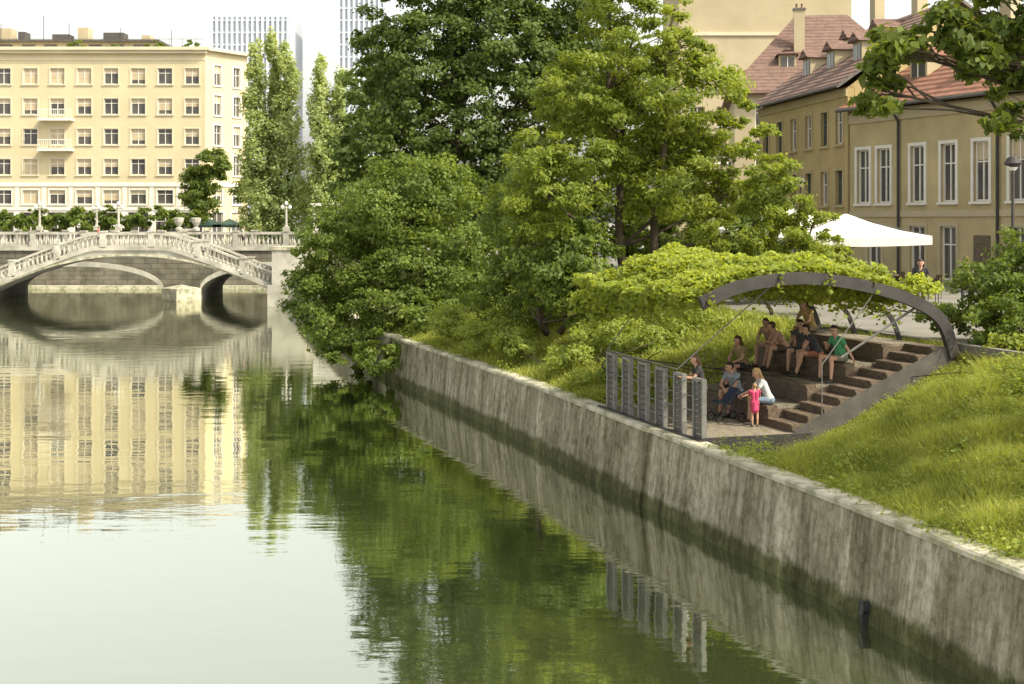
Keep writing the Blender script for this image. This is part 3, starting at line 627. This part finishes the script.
# ------------------------------------------------------------ bridges
def balustrade(b,P,h=1.1,m=M_stone,step=.36,post=3.6):
    P=[Vector(p) for p in P]; nextb=.2; nextp=0; T=0
    for i in range(len(P)-1):
        a,c=P[i],P[i+1]; L=(c-a).length
        b.beam(a,c,.34,.14,m); b.beam(a+Vector((0,0,h-.16)),c+Vector((0,0,h-.16)),.36,.16,m)
        while nextb<T+L:
            p=a.lerp(c,(nextb-T)/L); b.lathe(p.x,p.y,p.z+.1,[(.07,0),(.06,.06),(.115,.25),(.105,.36),(.05,.6),(.06,.7),(.085,h-.24)],m,6); nextb+=step
        while nextp<=T+L:
            p=a.lerp(c,(nextp-T)/L); b.box(p.x-.22,p.x+.22,p.y-.22,p.y+.22,p.z-.02,p.z+h+.06,m); b.box(p.x-.27,p.x+.27,p.y-.27,p.y+.27,p.z+h+.06,p.z+h+.16,m); nextp+=post
        T+=L
e=empty("stone_footbridge",(-28.6,108,3))
xc=-28.6; xs=np.linspace(xc-12.2,xc+11.6,61); d=np.abs(xs-xc)
def dk(x):
    d=abs(x-xc); s=max(0,d-2.4); return 4.35-.40*(s*s/(s+1.2)) if s>0 else 4.35
top=np.array([dk(x) for x in xs]); und=3.75-3.3*(d/11.8)**2; und=np.minimum(und,top-.30)
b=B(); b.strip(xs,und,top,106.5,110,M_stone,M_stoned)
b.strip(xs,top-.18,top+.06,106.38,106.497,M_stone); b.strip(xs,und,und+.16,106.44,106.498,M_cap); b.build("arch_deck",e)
b=B()
for y in (106.6,109.85): balustrade(b,[(x,y,float(z)+.04) for x,z in zip(xs[::3],top[::3])],1.1)
b.build("balustrades",e)
b=B(); b.box(-18.2,-15.2,105.8,111,-1,1.6,M_stone); b.box(-17.9,-15.4,106,111,1.6,4.2,M_stone); b.box(-18.1,-15.3,105.9,111.1,4.2,4.45,M_cap)
b.box(-47,-40.4,106,111,-1,3.4,M_stone); b.build("abutments",e)
e=empty("stone_arch_bridge",(-30,120,3))
def archline(xs):
    z=[]
    for x in xs:
        if -42.2<x<-28.2: q=(x+35.2)/7.0; z.append(.6+2.1*math.sqrt(max(0,1-q*q)))
        elif -25.2<x<-12: q=(x+18.6)/6.6; z.append(.6+2.1*math.sqrt(max(0,1-q*q)))
        else: z.append(-1)
    return np.array(z)
xs=np.unique(np.concatenate([np.linspace(-47,-10,150),[-42.21,-42.19,-28.21,-28.19,-25.21,-25.19]])); xs.sort()
b=B(); b.strip(xs,archline(xs),np.full(len(xs),4.2),115,124,M_stone2,M_stoned)  # face takes the darkened masonry, painting in the footbridge's shadow
b.box(-47,-10,114.85,115,4.0,4.28,M_stone)
for xc_,hw in ((-35.2,7.0),(-18.6,6.6)):
    xr=xc_+hw*np.sin(np.linspace(-math.pi/2,math.pi/2,41)); zr_=.6+2.1*np.sqrt(np.clip(1-((xr-xc_)/hw)**2,0,1))
    b.strip(xr,zr_,zr_+.4,114.9,114.998,M_stone)
b.build("arches",e)
b=B(); b.add([(-28.3,114.88,-1),(-25.1,114.88,-1),(-26.7,113.2,-1),(-28.3,114.88,.95),(-25.1,114.88,.95),(-26.7,113.2,.95),(-26.7,114.88,1.25)],[(0,2,5,3),(2,1,4,5),(3,5,6),(5,4,6)],M_cap); b.build("cutwater",e)
b=B()
balustrade(b,[(-47,115.3,4.25),(-10,115.3,4.25)],1.2,post=4.1); balustrade(b,[(-47,123.6,4.25),(-10,123.6,4.25)],1.2,post=4.1)
b.build("balustrades",e)
def bridgelamp(x,y,z,h=2.3):
    b=B(); b.box(x-.22,x+.22,y-.22,y+.22,z,z+.35,M_stone); b.lathe(x,y,z+.35,[(.16,0),(.1,.15),(.08,h*.7),(.12,h*.74),(.06,h*.8)],M_stone,8)
    b.tube([(x-.3,y,z+h*.86),(x,y,z+h*.8+.3),(x+.3,y,z+h*.86)],.035,M_stone,6)
    for dx,dz in ((-.3,0),(.3,0),(0,.3)): b.lathe(x+dx,y,z+h*.86+.02+dz,[(.05,0),(.12,.08),(.15,.17),(.11,.28),(.04,.34)],M_lamp,10)
    b.build("bridge_lamp")
for x,y in ((-38.3,115.3),(-36.1,123.6),(-31.9,115.3),(-18.3,115.3)): bridgelamp(x,y,5.6,2.0)
b=B()
for x in (-27.0,-25.6): b.lathe(x,115.3,5.6,[(.3,0),(.3,.2),(.12,.3),(.35,.7),(.42,1.0),(.3,1.05)],M_stone,10)
b.box(-27.2,-25.4,115.1,115.5,5.62,5.75,M_stone); b.build("stone_urns")
# pedestrians crossing the bridge
for x,s_,c_ in ((-34.5,1,(.5,.1,.08)),(-30.2,-1,(.12,.16,.3)),(-22.4,1,(.55,.52,.46))):
    person("pedestrian",(x,118.5,4.205),(s_,.1),pose='walk',lean=.05,shirt=c_,pants=(.06,.06,.08),hair=M_hairB,arms='side',short=False,vox=.02)
b=B(frame((-17.6,126,3.46),(1,0))); b.box(0,2.8,0,3,0,4.2,M_white); b.box(-.2,3,-.2,3.2,4.2,4.5,M_white); b.box(.5,2.3,-.03,0,.4,2.8,M_glass)
for x in (0,2.5): b.box(x,x+.3,-.12,-.01,0,4.2,M_white)
b.build("white_kiosk")

# ------------------------------------------------------------ buildings
def facade(b,L,z0,z1,rows,wall,th=.35):
    zc_=z0
    for za,zb,ws_ in rows:
        b.box(0,L,0,th,zc_,za,wall); xc_=0
        for xa,xb in ws_: b.box(xc_,xa,0,th,za,zb,wall); xc_=xb
        b.box(xc_,L,0,th,za,zb,wall); zc_=zb
    b.box(0,L,0,th,zc_,z1,wall)
def window(b,xa,xb,za,zb,fr=M_frame,gl=M_glass,blind=0,trim=None,trans=.62,mull=True,dep=.2,shut=None):
    b.box(xa,xb,dep,dep+.03,za,zb,gl); t=.07
    b.box(xa,xa+t,dep-.07,dep-.002,za,zb,fr); b.box(xb-t,xb,dep-.07,dep-.002,za,zb,fr)
    b.box(xa+t,xb-t,dep-.07,dep-.002,za,za+t,fr); b.box(xa+t,xb-t,dep-.07,dep-.002,zb-t,zb,fr)
    xm=(xa+xb)/2
    if mull: b.box(xm-.035,xm+.035,dep-.065,dep-.003,za+t,zb-t,fr)
    if trans: zt=za+(zb-za)*trans; b.box(xa+t,xb-t,dep-.06,dep-.004,zt-.03,zt+.03,fr)
    if blind>0: b.box(xa+t,xb-t,dep-.035,dep-.02,zb-t-(zb-za-2*t)*blind,zb-t,M_blind)
    if trim:
        b.box(xa-.16,xa,-.05,.03,za-.02,zb+.16,trim); b.box(xb,xb+.16,-.05,.03,za-.02,zb+.16,trim); b.box(xa,xb,-.05,.03,zb,zb+.16,trim)
    b.box(xa-.2,xb+.2,-.13,.1,za-.14,za-.022,trim or fr)
e=empty("apartment_block",(-45,160,3.5))
Z0,Z1=3.46,25.6; X0=-70; L=35.5
Mf=frame((X0,160,0),(1,0)); b=B(Mf); gw=B(Mf)
cols=[L-1.5-3.03*i for i in range(11)][::-1]
rw=[]; zr=[(11.6,13.4),(15.0,16.8),(18.4,20.2),(21.8,23.6)]
sh=[(c-1.15,c+1.15) for c in cols]
rw.append((4.0,7.4,sh)); rw.append((8.3,9.9,[(c-.9,c+.9) for c in cols]))
for za,zb in zr: rw.append((za,zb,[(c-.8,c+.8) for c in cols]))
facade(b,L,Z0,Z1,rw,M_cream)
for za,zb,ws_ in rw:
    for xa,xb in ws_: window(gw,xa,xb,za,zb,blind=random.choice([0,0,.3,.5,.5,.75,1.0]) if za>8 else 0,trim=M_white if za<8.5 else M_cream2,trans=.7)
b.box(-.0,L,-.12,-.003,7.6,8.0,M_white); b.box(0,L,-.10,-.003,10.3,10.75,M_white)
for i,c in enumerate(cols[:-1]):
    xm=(c+cols[i+1])/2; b.box(xm-.3,xm+.3,-.06,-.002,Z0,7.58,M_white)
    b.box(xm-.25,xm+.25,-.04,-.002,8.05,10.25,M_white)
b.box(-.3,L+.3,-.7,.4,Z1,Z1+.35,M_cream2); b.box(-.2,L+.2,-.4,.4,Z1-.35,Z1-.002,M_cream2); b.box(0,L,-.05,-.003,Z1-1.1,Z1-.9,M_cream2)
b.box(0,L,.36,16,Z0,Z1-.01,M_cream)
b.box(4,L-7,6,14,Z1,Z1+1.7,M_beige); b.box(3.6,L-6.6,5.6,14.4,Z1+1.7,Z1+1.95,M_steel2)
for x in np.arange(5,L-8,2.6): gw.box(x,x+1.5,5.94,5.99,Z1+.4,Z1+1.4,M_glass)
for x,h,wd in ((6,.9,1.2),(9,1.5,2.2),(12,1.1,.8),(16,.8,2),(19,1.6,1.2),(22,1.0,2.4),(26.5,.7,1),(31,1.3,1.4)): b.box(x,x+wd,7,9,Z1 if x>28 else Z1+1.95,(Z1 if x>28 else Z1+1.95)+h,random.choice([M_steel2,M_beige,M_stone]))
for x in np.arange(0,L,1.5): b.tube([(x,-.3,Z1+.35),(x,-.3,Z1+1.25)],.025,M_steel2,4)
for x in (5,10,15,18,24,30): b.tube([(x,7,Z1+1.2),(x,7,Z1+3.2+random.random()*2)],.04,M_steel,5)
b.tube([(0,-.3,Z1+1.25),(L,-.3,Z1+1.25)],.03,M_steel2,4)
C,N,T,_=clumpleaves([(X0+x,163+random.random()*2,Z1+.9,1.2,.8,.6) for x in (2.5,5,9,20,24,29,33)],4500,14); leafmesh("roof_planting",C,N,.25,T,L_bush,e)
cb=cols[-6]
for zb in (14.5,17.9):
    b.box(cb-1.9,cb+1.9,-1.2,0,zb-.25,zb,M_white)
    for x in np.arange(cb-1.85,cb+1.9,.22): b.tube([(x,-1.15,zb),(x,-1.15,zb+.95)],.03,M_white,4)
    b.box(cb-1.9,cb+1.9,-1.2,-1.1,zb+.95,zb+1.05,M_white)
b.build("walls",e); gw.build("windows",e)
p0=(X0+L,160); p1=(-30.9,166)
Lc=math.hypot(p1[0]-p0[0],p1[1]-p0[1]); Mc=frame((p0[0],p0[1],0),(p1[0]-p0[0],p1[1]-p0[1])); b=B(Mc); gw=B(Mc)
cc=[2.0,5.2]; rc=[(4.0,7.4,[(c-.9,c+.9) for c in cc]),(8.3,9.9,[(c-.7,c+.7) for c in cc])]+[(za,zb+.5,[(c-.6,c+.6) for c in cc]) for za,zb in zr]
facade(b,Lc,Z0,Z1,rc,M_cream)
for za,zb,ws_ in rc:
    for xa,xb in ws_: window(gw,xa,xb,za,zb,trim=M_white,blind=random.choice([0,.4]))
b.box(-.1,Lc+.2,-.6,.4,Z1,Z1+.35,M_cream2); b.box(0,Lc,-.12,-.003,10.3,10.75,M_white)
b.box(.3,Lc,.36,12,Z0,Z1-.015,M_cream2)
b.build("corner_walls",e); gw.build("corner_windows",e)
def parasol(name,x,y,z,half,hp,rise,m,val=.25):
    e=empty(name,(x,y,z)); b=B(Matrix.Translation((x,y,z)))
    b.tube([(0,0,0),(0,0,hp+rise)],.04,M_steel2,8); b.lathe(0,0,0,[(.4,0),(.4,.08),(.08,.12)],M_steel,12)
    n=6; c=[(-half,-half),(half,-half),(half,half),(-half,half)]
    for k in range(4):
        a=Vector(c[k]);d=Vector(c[(k+1)%4])
        for i in range(n):
            p=a.lerp(d,i/n);q=a.lerp(d,(i+1)/n); sag=lambda t:-.12*math.sin(math.pi*t)
            zi=lambda f,t:hp+rise*(1-f)-.10*math.sin(math.pi*f)+sag(t)*f*.6
            for f0,f1 in ((0,.33),(.33,.66),(.66,1)):
                b.poly([(p.x*f0,p.y*f0,zi(f0,i/n)),(p.x*f1,p.y*f1,zi(f1,i/n)),(q.x*f1,q.y*f1,zi(f1,(i+1)/n)),(q.x*f0,q.y*f0,zi(f0,(i+1)/n))],m)
            b.poly([(p.x,p.y,zi(1,i/n)),(p.x,p.y,zi(1,i/n)-val),(q.x,q.y,zi(1,(i+1)/n)-val),(q.x,q.y,zi(1,(i+1)/n))],m)
        b.tube([(0,0,hp+rise-.05),(a.x,a.y,hp-.03)],.018,M_steel2,5); b.tube([(0,0,hp-.6),(a.x*.5,a.y*.5,hp+rise*.5-.12)],.015,M_steel2,5)
    b.build("canopy_and_pole",e); return e
parasol("market_parasol",12.2,52,3.46,2.45,2.35,.8,M_canvas,.3)
parasol("market_parasol",11.0,57,3.46,2.4,2.6,.9,M_canvas,.3)
for x in (-31,-29,-26.5): parasol("cafe_parasol",x,146,3.46,1.4,2.6,.6,M_canvg)
for x in (-45,-42.5): parasol("cafe_parasol",x,150,3.46,1.4,2.6,.6,M_canvas)
def cafeset(x,y):
    b=B(Matrix.Translation((x,y,3.46))); b.lathe(0,0,0,[(.22,0),(.22,.02),(.03,.04),(.03,.7),(.35,.72),(.35,.75)],M_steel2,12)
    for a in (0.3,2.4,4.3):
        cx,cy=.7*math.cos(a),.7*math.sin(a)
        for dx in (-.18,.18):
            for dy in (-.18,.18): b.tube([(cx+dx,cy+dy,0),(cx+dx,cy+dy,.44)],.015,M_steel,5)
        b.box(cx-.2,cx+.2,cy-.2,cy+.2,.44,.47,M_wood); ox,oy=math.cos(a)*.2,math.sin(a)*.2
        b.beam((cx+ox-oy,cy+oy+ox,.6),(cx+ox+oy,cy+oy-ox,.6),.03,.28,M_wood)
    b.build("cafe_table_set")
for p in ((11.2,51),(13.2,51.6),(10.4,56),(12,57.5),(14.6,56),(15,52.5),(14,49.5)): cafeset(*p)

def gableroof(b,L,D,ze,zr_,m,ov=.6,wall=M_ochre):
    y0,y1=-ov,D+ov; ym=D/2; x0,x1=-.3,L+.3
    b.add([(x0,y0,ze),(x1,y0,ze),(x1,ym,zr_),(x0,ym,zr_),(x0,y1,ze),(x1,y1,ze)],[(0,1,2,3),(3,2,5,4)],m)
    b.add([(x0,y0,ze-.18),(x1,y0,ze-.18),(x1,ym,zr_-.18),(x0,ym,zr_-.18),(x0,y1,ze-.18),(x1,y1,ze-.18)],[(3,2,1,0),(4,5,2,3)],M_stoned)
    b.poly([(x0,y0,ze-.18),(x1,y0,ze-.18),(x1,y0,ze),(x0,y0,ze)],M_stoned)
    for x in (x0,x1): b.poly([(x,y0,ze-.18),(x,ym,zr_-.18),(x,y1,ze-.18),(x,y1,ze),(x,ym,zr_),(x,y0,ze)],M_stoned)
    for x in (0,L): b.poly([(x,0,ze-.15),(x,D,ze-.15),(x,ym,zr_-.25)],wall)
    b.tube([(x0,y0-.06,ze-.12),(x1,y0-.06,ze-.12)],.08,M_steel2,6)
def dormer(b,x,ze,zr_,D,f,w=1.3,h=1.25,m=M_roof2):
    y=f*D/2; z=ze+(zr_-ze)*f*1.0; 
    b.box(x-w/2,x+w/2,y,y+2.2,z-.3,z+h,M_beige); b.box(x-w/2+.15,x+w/2-.15,y-.03,y-.002,z+.1,z+h-.15,M_glass)
    b.box(x-.03,x+.03,y-.06,y-.032,z+.1,z+h-.15,M_frame)
    b.add([(x-w/2-.2,y-.25,z+h),(x+w/2+.2,y-.25,z+h),(x,y-.25,z+h+.55),(x-w/2-.2,y+2.6,z+h),(x+w/2+.2,y+2.6,z+h),(x,y+2.6,z+h+.55)],[(0,1,2),(0,2,5,3),(1,4,5,2),(0,3,4,1)],m)
def chimney(b,x,y,z0,z1):
    b.box(x-.4,x+.4,y-.3,y+.3,z0,z1,M_beige); b.box(x-.48,x+.48,y-.38,y+.38,z1,z1+.15,M_stoned)
    for dx in (-.2,.2): b.lathe(x+dx,y,z1+.15,[(.1,0),(.08,.35)],M_roof,6)
e=empty("ochre_town_house",(20,66,3.5))
Mh=frame((17.35,73,0),(.391,-.92)); L=25; b=B(Mh); g=B(Mh); r=B(Mh)
c1=[1.1,2.75,5.3,7.5,9.7,12.0,14.2,16.4,18.6,20.8,23]
rows=[(3.6,6.1,[(c-.55,c+.55) for c in (2,5.3,7.5,12,14.2,18.6,20.8)]),(7.25,9.95,[(c-.5,c+.5) for c in c1])]
facade(b,L,3.46,11.9,rows,M_ochre)
for za,zb,ws_ in rows:
    for xa,xb in ws_: window(g,xa,xb,za,zb,trim=M_white if za>7 else M_beige,trans=.66,blind=random.choice([0,0,.3]) if za>7 else 0)
b.box(0,L,.37,11,3.46,11.85,M_ochre); b.box(0,L,-.07,-.003,6.55,6.85,M_beige); b.box(0,L,-.10,-.003,11.3,11.8,M_beige); b.box(0,L,-.05,-.003,3.46,3.6-.01,M_stoned)
for x in (4.0,10.85): b.tube([(x,-.55,11.8),(x,-.12,11.2),(x,-.12,3.5)],.07,M_steel,8)
b.box(9.2,10.3,-.02,-.001,3.5,5.7,M_wood)
gableroof(r,L,11,12.1,15.6,M_roof); 
for x in (3,8,14): dormer(r,x,12.1,15.6,11,.35,m=M_roof)
chimney(r,6,5,14.8,17.2); chimney(r,16,5,14.8,17.2)
b.build("walls",e); g.build("windows",e); r.build("roof",e)
e=empty("yellow_town_house",(16,80,3.5))
Mh=frame((15.3,88,0),(.137,-.99)); L=14.75; b=B(Mh); g=B(Mh); r=B(Mh)
c2=[1.4,3.9,6.4,8.9,11.4,13.6]
rows=[(3.7,6.0,[(c-.6,c+.6) for c in c2]),(7.2,9.0,[(c-.5,c+.5) for c in c2]),(10.4,12.2,[(c-.5,c+.5) for c in c2])]
facade(b,L,3.46,13.3,rows,M_ochre2)
for za,zb,ws_ in rows:
    for xa,xb in ws_: window(g,xa,xb,za,zb,trim=M_ochre,fr=M_shutter if random.random()<.4 else M_frame)
b.box(0,L,.37,12,3.46,13.25,M_ochre2); b.box(0,L,-.1,-.003,12.8,13.2,M_ochre)
gableroof(r,L,12,13.4,18.0,M_roof2,wall=M_ochre2)
for x in (3.5,7.5,11.5): dormer(r,x,13.4,18.0,12,.3)
for x in (5,9.5): dormer(r,x,13.4,18.0,12,.62,w=1,h=.8)
chimney(r,4,6,17.4,19.7); chimney(r,10,6,17.4,19.7)
b.build("walls",e); g.build("windows",e); r.build("roof",e)
e=empty("hipped_roof_house",(22,104,3.5))
Mh=frame((16.6,106,0),(1,-.12)); b=B(Mh); g=B(Mh); L=14
rows=[(7,9,[(1.5+2.4*i,2.5+2.4*i) for i in range(5)]),(10.4,12.4,[(1.5+2.4*i,2.5+2.4*i) for i in range(5)]),(13.3,15.1,[(1.5+2.4*i,2.5+2.4*i) for i in range(5)])]
facade(b,L,3.46,16,rows,M_beige)
for za,zb,ws_ in rows:
    for xa,xb in ws_: window(g,xa,xb,za,zb)
b.box(0,L,.37,14,3.46,15.95,M_beige)
r=B(Mh); r.add([(-.6,-.6,16),(L+.6,-.6,16),(L+.6,14.6,16),(-.6,14.6,16),(5,7,22.6),(L-5,7,22.6),(-.6,-.6,15.8),(L+.6,-.6,15.8),(L+.6,14.6,15.8),(-.6,14.6,15.8)],[(0,1,5,4),(1,2,5),(2,3,4,5),(3,0,4),(6,7,1,0),(7,8,2,1),(8,9,3,2),(9,6,0,3),(9,8,7,6)],M_roof2)
for x in (4,8.5): dormer(r,x,16,22.6,14,.25)
chimney(r,5,3.5,19,22.5)
b.build("walls",e); g.build("windows",e); r.build("roof",e)
e=empty("beige_office_block",(24,130,3.5))
Mh=frame((15.5,132,0),(1,0)); b=B(Mh); g=B(Mh); L=16
rows=[(5+3.4*k,6.8+3.4*k,[(1+2.5*i,2.4+2.5*i) for i in range(6)]) for k in range(5)]
facade(b,L,3.46,30,rows,M_beige)
for za,zb,ws_ in rows:
    for xa,xb in ws_: window(g,xa,xb,za,zb)
b.box(0,L,.37,14,3.46,29.9,M_beige); b.box(0,L,-.15,-.003,23.6,23.9,M_cream2); b.box(-.3,L+.3,-.3,14.3,30,30.5,M_cream2); b.build("walls",e); g.build("windows",e)
def tower(x0,x1,y,z,fw=1.6,crown=None):
    e=empty("office_tower",((x0+x1)/2,y,3.5)); b=B(); b.box(x0,x1,y,y+22,3.46,z,M_towerd)
    x=x0
    while x<x1-.3: b.box(x,x+fw*.45,y-.5,y-.01,3.46,z+.5,M_tower); x+=fw
    yy=y
    while yy<y+22: b.box(x1+.01,x1+.5,yy,yy+fw*.45,3.46,z+.5,M_tower); yy+=fw
    zz=8
    while zz<z: b.box(x0,x1,y-.3,y-.012,zz,zz+.5,M_tower); zz+=3.6
    if crown: b.box(x0+2,x1-2,y+2,y+20,z,z+crown,M_tower)
    b.build("tower_body",e)
tower(-89,-65.5,420,67,1.5,2.5); tower(-51.5,-37.5,420,80,1.5)
def streetlamp(x,y,z,h):
    b=B(); b.lathe(x,y,z,[(.12,0),(.12,.5),(.06,.6),(.045,h-.5),(.05,h-.45)],M_steel,10)
    b.tube([(x,y,z+h-.5),(x-.0,y,z+h-.15)],.03,M_steel,6); b.lathe(x,y,z+h-.2,[(.05,0),(.26,.06),(.3,.12),(.16,.32),(.04,.38)],M_steel,14)
    b.lathe(x,y,z+h-.32,[(.1,0),(.18,.11)],M_lamp,12); b.build("street_lamp")
streetlamp(16.9,48,3.46,4.9); streetlamp(14.2,70,3.46,4.9)

# ------------------------------------------------------------ camera, light
cam=bpy.data.cameras.new("camera"); co=bpy.data.objects.new("camera",cam); COL.objects.link(co)
co.location=(0,0,6.3); co.rotation_euler=(math.radians(90),0,0); cam.lens=50; cam.sensor_width=36; cam.shift_y=-120/1024; cam.clip_end=6000; cam.clip_start=.1
sc.camera=co
S=Vector((.74,-.42,.92)).normalized()
sun=bpy.data.lights.new("sun",'SUN'); sun.energy=5; sun.angle=math.radians(.53); sun.color=(1,.91,.72)
so=bpy.data.objects.new("sun",sun); COL.objects.link(so); so.rotation_euler=(-S).to_track_quat('-Z','Y').to_euler()
w=bpy.data.worlds.new("World"); sc.world=w; w.use_nodes=True; n=w.node_tree.nodes; l=w.node_tree.links
sky=n.new("ShaderNodeTexSky"); sky.sky_type='NISHITA'; sky.sun_disc=False; sky.sun_elevation=math.asin(S.z); sky.sun_rotation=math.atan2(S.x,S.y)
sky.dust_density=4; sky.air_density=1.2; sky.ozone_density=1
hs=n.new("ShaderNodeHueSaturation"); hs.inputs["Saturation"].default_value=.22; hs.inputs["Value"].default_value=2.3
tn=n.new("ShaderNodeMix"); tn.data_type='RGBA'; tn.blend_type='MULTIPLY'; tn.inputs[0].default_value=1; tn.inputs[7].default_value=(1,.98,.91,1)
l.new(sky.outputs[0],hs.inputs["Color"]); l.new(hs.outputs[0],tn.inputs[6]); l.new(tn.outputs[2],n["Background"].inputs["Color"]); n["Background"].inputs["Strength"].default_value=.15
sc.view_settings.view_transform='Standard'; sc.view_settings.look='None'; sc.view_settings.exposure=0
